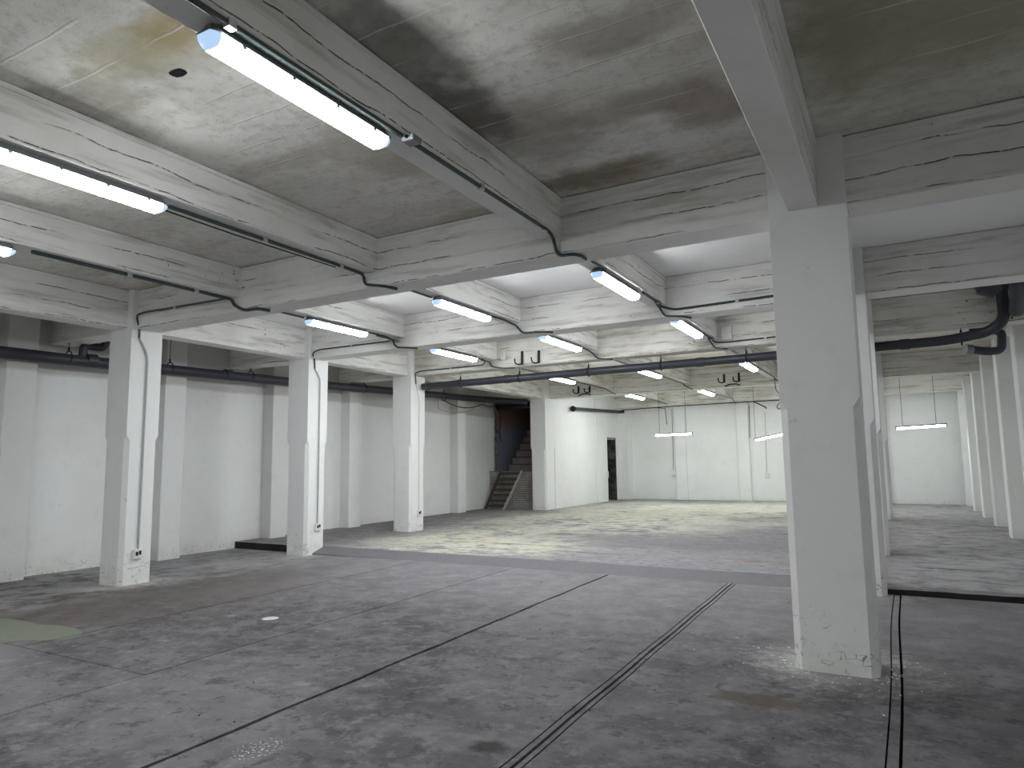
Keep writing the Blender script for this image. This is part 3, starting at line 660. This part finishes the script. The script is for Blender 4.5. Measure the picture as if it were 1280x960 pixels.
tag(obj('trap_pipe', tubebm([(-11.45, 6.22, 3.40), (-11.45, 6.22, 3.60), (-11.40, 6.52, 3.585), (-11.40, 6.58, 3.80), (-11.4, 6.6, ZS-.01)], .062, 14, .08, 6), M['pipe'], smooth=True),
    'U-shaped trap pipe rising from the left wall pipe beside the leftmost column', 'pipe')
tag(obj('trap_pipe', tubebm([(-9.5, 12.95, 3.38), (-10.3, 13.4, 3.40), (-11.0, 14.2, 3.42), (-11.42, 15.0, 3.52)], .07, 14, .2, 6), M['pipe'], smooth=True), 'grey branch pipe joining the wall pipe behind the third column', 'pipe')
tag(obj('pipe_stub', tubebm([(-12.0, 20.35, 3.50), (-10.12, 20.2, 3.47)], .09, 14), M['pipe'], smooth=True), 'short dark pipe across the head of the stair opening', 'pipe')
# right hand pipe cluster
p = tag(obj('trap_pipe', tubebm([(1.05, 12.9, 3.30), (1.30, 12.95, 3.24), (1.50, 12.95, 3.24), (1.52, 12.95, 3.55), (1.1, 12.95, 3.60)], .062, 14, .09, 6), M['pipe'], smooth=True), 'U-bend pipe under the drain at the right wall', 'pipe')
obj('pipe_end', tubebm([(1.03, 12.88, 3.295), (1.12, 12.91, 3.285)], .075, 14), M['box'], p, smooth=True)
p = tag(obj('floor_drain', tubebm([(1.52, 11.2, ZS), (1.52, 11.2, 3.98), (1.60, 11.6, 3.86), (1.62, 12.1, 3.7)], .10, 16, .15, 6), M['pipe'], smooth=True), 'dark drain body under the ceiling at the right picture edge', 'pipe')
obj('drain_bowl', tubebm([(1.30, 11.5, ZS-.01), (1.30, 11.5, 3.95), (1.36, 11.5, 3.88)], [.26, .20, .12], 18), M['pipe'], p, smooth=True)
# pipe on the side wall and conduit along the back wall
p = tag(obj('wall_pipe', tubebm([(-9.40, 21.0, 3.38), (-9.40, 25.3, 3.52), (-9.2, 25.36, 3.53)], .06, 14), M['pipe'], smooth=True), 'grey pipe with an open end on the side wall near the back corner', 'pipe')
obj('pipe_end', tubebm([(-9.40, 20.95, 3.375), (-9.40, 21.1, 3.385)], [.10, .075], 14), M['black'], p)
conduit([(-9.2, 25.15, 3.57), (-7.2, 25.14, 3.62), (-3.6, 25.14, 3.64), (-.9, 25.14, 3.64)], 'thin dark conduit strung along the head of the back wall', .018, 'cable')
# loose cables by the stair
def sag(a, b, d, n=10): return [tuple(Vector(a).lerp(Vector(b), t/n) + Vector((0, 0, -d*4*(t/n)*(1-t/n)))) for t in range(n+1)]
tag(obj('loose_cable', tubebm(sag((-11.48, 16.2, 3.52), (-11.48, 18.6, 3.48), .20)+sag((-11.48, 18.6, 3.48), (-11.72, 19.9, 3.56), .07)[1:], .016, 6), M['brown']), 'brown cable drooping below the pipe toward the stair', 'cable')
tag(obj('loose_cable', tubebm([(-11.5, 16.2, 3.5), (-11.5, 16.2, 3.19)]+sag((-11.5, 16.2, 3.19), (-11.48, 18.1, 3.3), .12)[1:], .012, 6), M['cable_pale']), 'pale grey wire sagging on the left wall', 'cable')
tag(obj('loose_cable', tubebm([(-11.8, 20.2, 3.6), (-11.78, 20.25, 3.0), (-11.82, 20.22, 2.7), (-11.78, 20.25, 2.35)], .02, 6), M['brown']), 'brown cable hanging down the broken edge of the stair opening', 'cable')
# ---------------------------------------------------------------- iron hooks
def hook(loc, label, h, s=1):
    t = empty('iron_hook', loc, label, 'hook', 'iron hooks on the cross beams')
    bm = bmesh.new(); bar(bm, (0, 0, h), (0, -.01, 0), .05*s, .02); obj('shank', bm, M['black'], t)
    obj('hook_tip', tubebm([(0, -.015, .02), (-.04*s, -.06, -.01), (-.12*s, -.09, .02), (-.13*s, -.09, .12*s)], .016*s, 6, .04), M['black'], t)
hook((-6.73, 12.49, 3.64), 'black iron hook on the third cross beam, left of the pair', .28)
hook((-6.34, 12.49, 3.64), 'black iron hook on the third cross beam, right of the pair', .26)
hook((-8.50, 19.41, 3.71), 'black iron hook over the stair column side, left of its pair', .22, 1.1)
hook((-8.13, 19.41, 3.71), 'black iron hook over the stair column side, right of its pair', .20, 1.1)
hook((-4.10, 19.41, 3.74), 'black iron hook on the farthest cross beam near the column, left one', .24, 1.1)
hook((-3.70, 19.41, 3.74), 'black iron hook on the farthest cross beam near the column, right one', .25, 1.1)
for x, lb in ((-8.3, 'left'), (-3.88, 'right')):
    tag(obj('iron_bracket', tubebm([(x-.2, 19.40, 3.63), (x-.08, 19.38, 3.68), (x+.1, 19.38, 3.68), (x+.2, 19.40, 3.64)], .018, 6), M['black']), f'black bracket bar under the {lb} far pair of hooks', 'bracket')
# ---------------------------------------------------------------- hanging battens by the back wall
def batten(a, b, label, wires, tops):
    a, b = Vector(a), Vector(b); t = empty('hanging_tube_light', a, label, 'pendant light', 'pendant tube lights by the back wall'); d = b-a
    z = Vector((0, 0, 1))
    bm = bmesh.new(); bar(bm, Vector((0, 0, .03)), d+z*.03, .08, .035); obj('batten_body', bm, M['tray'], t)
    obj('tube', tubebm([d*.02+z*-.02, d*.98+z*-.02], .026, 8), M['tube'], t, smooth=True)
    for k in (0, 1): bm = bmesh.new(); bar(bm, d*(k*.97), d*(k*.97+.03), .06, .09); obj('lamp_holder', bm, M['tray'], t)
    for f, tz in zip(wires, tops):
        q = d*f; obj('suspension_wire', tubebm([q+z*.04, q+Vector((0, 0, tz-a.z-q.z))], .006, 5), M['cable'], t)
batten((-7.33, 23.1, 2.50), (-6.0, 23.1, 2.515), 'white tube light hanging level on wires before the back wall', (.15, .84), (ZS, ZS))
batten((-4.03, 23.1, 2.24), (-2.75, 23.1, 2.48), 'tube light hanging crooked, its left end lower, half behind the large column', (.03, .9), (ZS, ZS))
batten((-.05, 23.1, 2.47), (1.24, 23.1, 2.52), 'tube light hanging at the end of the right aisle', (.15, .8), (ZS, ZS))
# wires, switch cords on the back wall
for pts, r, lb, mt_ in [([(-7.47, 25.87, 3.56), (-7.50, 25.87, 1.28)], .008, 'thin wire down the back wall to a small white switch', 'cable'),
        ([(-7.9, 25.1, 3.60), (-7.50, 25.1, 3.55), (-7.46, 25.1, 2.95)], .014, 'black cable end hanging from the back wall conduit', 'cable'),
        ([(-4.62, 25.86, 3.56), (-4.66, 25.86, 2.4)], .010, 'black cord hanging left of the crooked pendant light', 'cable'),
        ([(-4.33, 25.1, 3.63), (-3.95, 25.0, 3.42), (-3.9, 24.95, 3.36)], .022, 'short cable stub branching from the back conduit', 'cable'),
        ([(-4.1, 25.9, 3.3), (-4.15, 25.9, 1.15)], .008, 'pale wire down the back wall near the large column', 'cable_pale')]:
    tag(obj('wall_cable', tubebm(pts, r, 6), M[mt_]), lb, 'cable')
for x, z, lb in ((-7.49, 1.15, 'small white switch on the back wall below the level pendant'), (-4.15, 1.03, 'small white switch on the back wall by the large column')):
    t = empty('wall_switch', (x, 25.88 if x < -7 else 25.99, z), lb, 'switch'); obj('switch_plate', bevbox((-.07, .07, -.04, .012, -.09, .09), .01), M['socket'], t); obj('rocker', boxbm(-.03, .03, -.05, -.04, -.04, .04), M['socket'], t)
# wire loops hanging behind the large column's left side
tag(obj('loose_cable', tubebm([(-2.72, 19.0, 3.72), (-2.74, 19.2, 3.45), (-2.60, 19.2, 3.25), (-2.64, 19.2, 3.1), (-2.74, 19.2, 3.0), (-2.70, 19.2, 2.9), (-2.6, 19.2, 2.98)], .01, 6, .05), M['cable']), 'looped black cable hanging near the farthest right tube light', 'cable')
tag(obj('wall_switch', bevbox((-9.49, -9.45, 24.05, 24.17, 1.02, 1.25), .008), M['socket']), 'small pale box on the edge of the broken doorway', 'box')
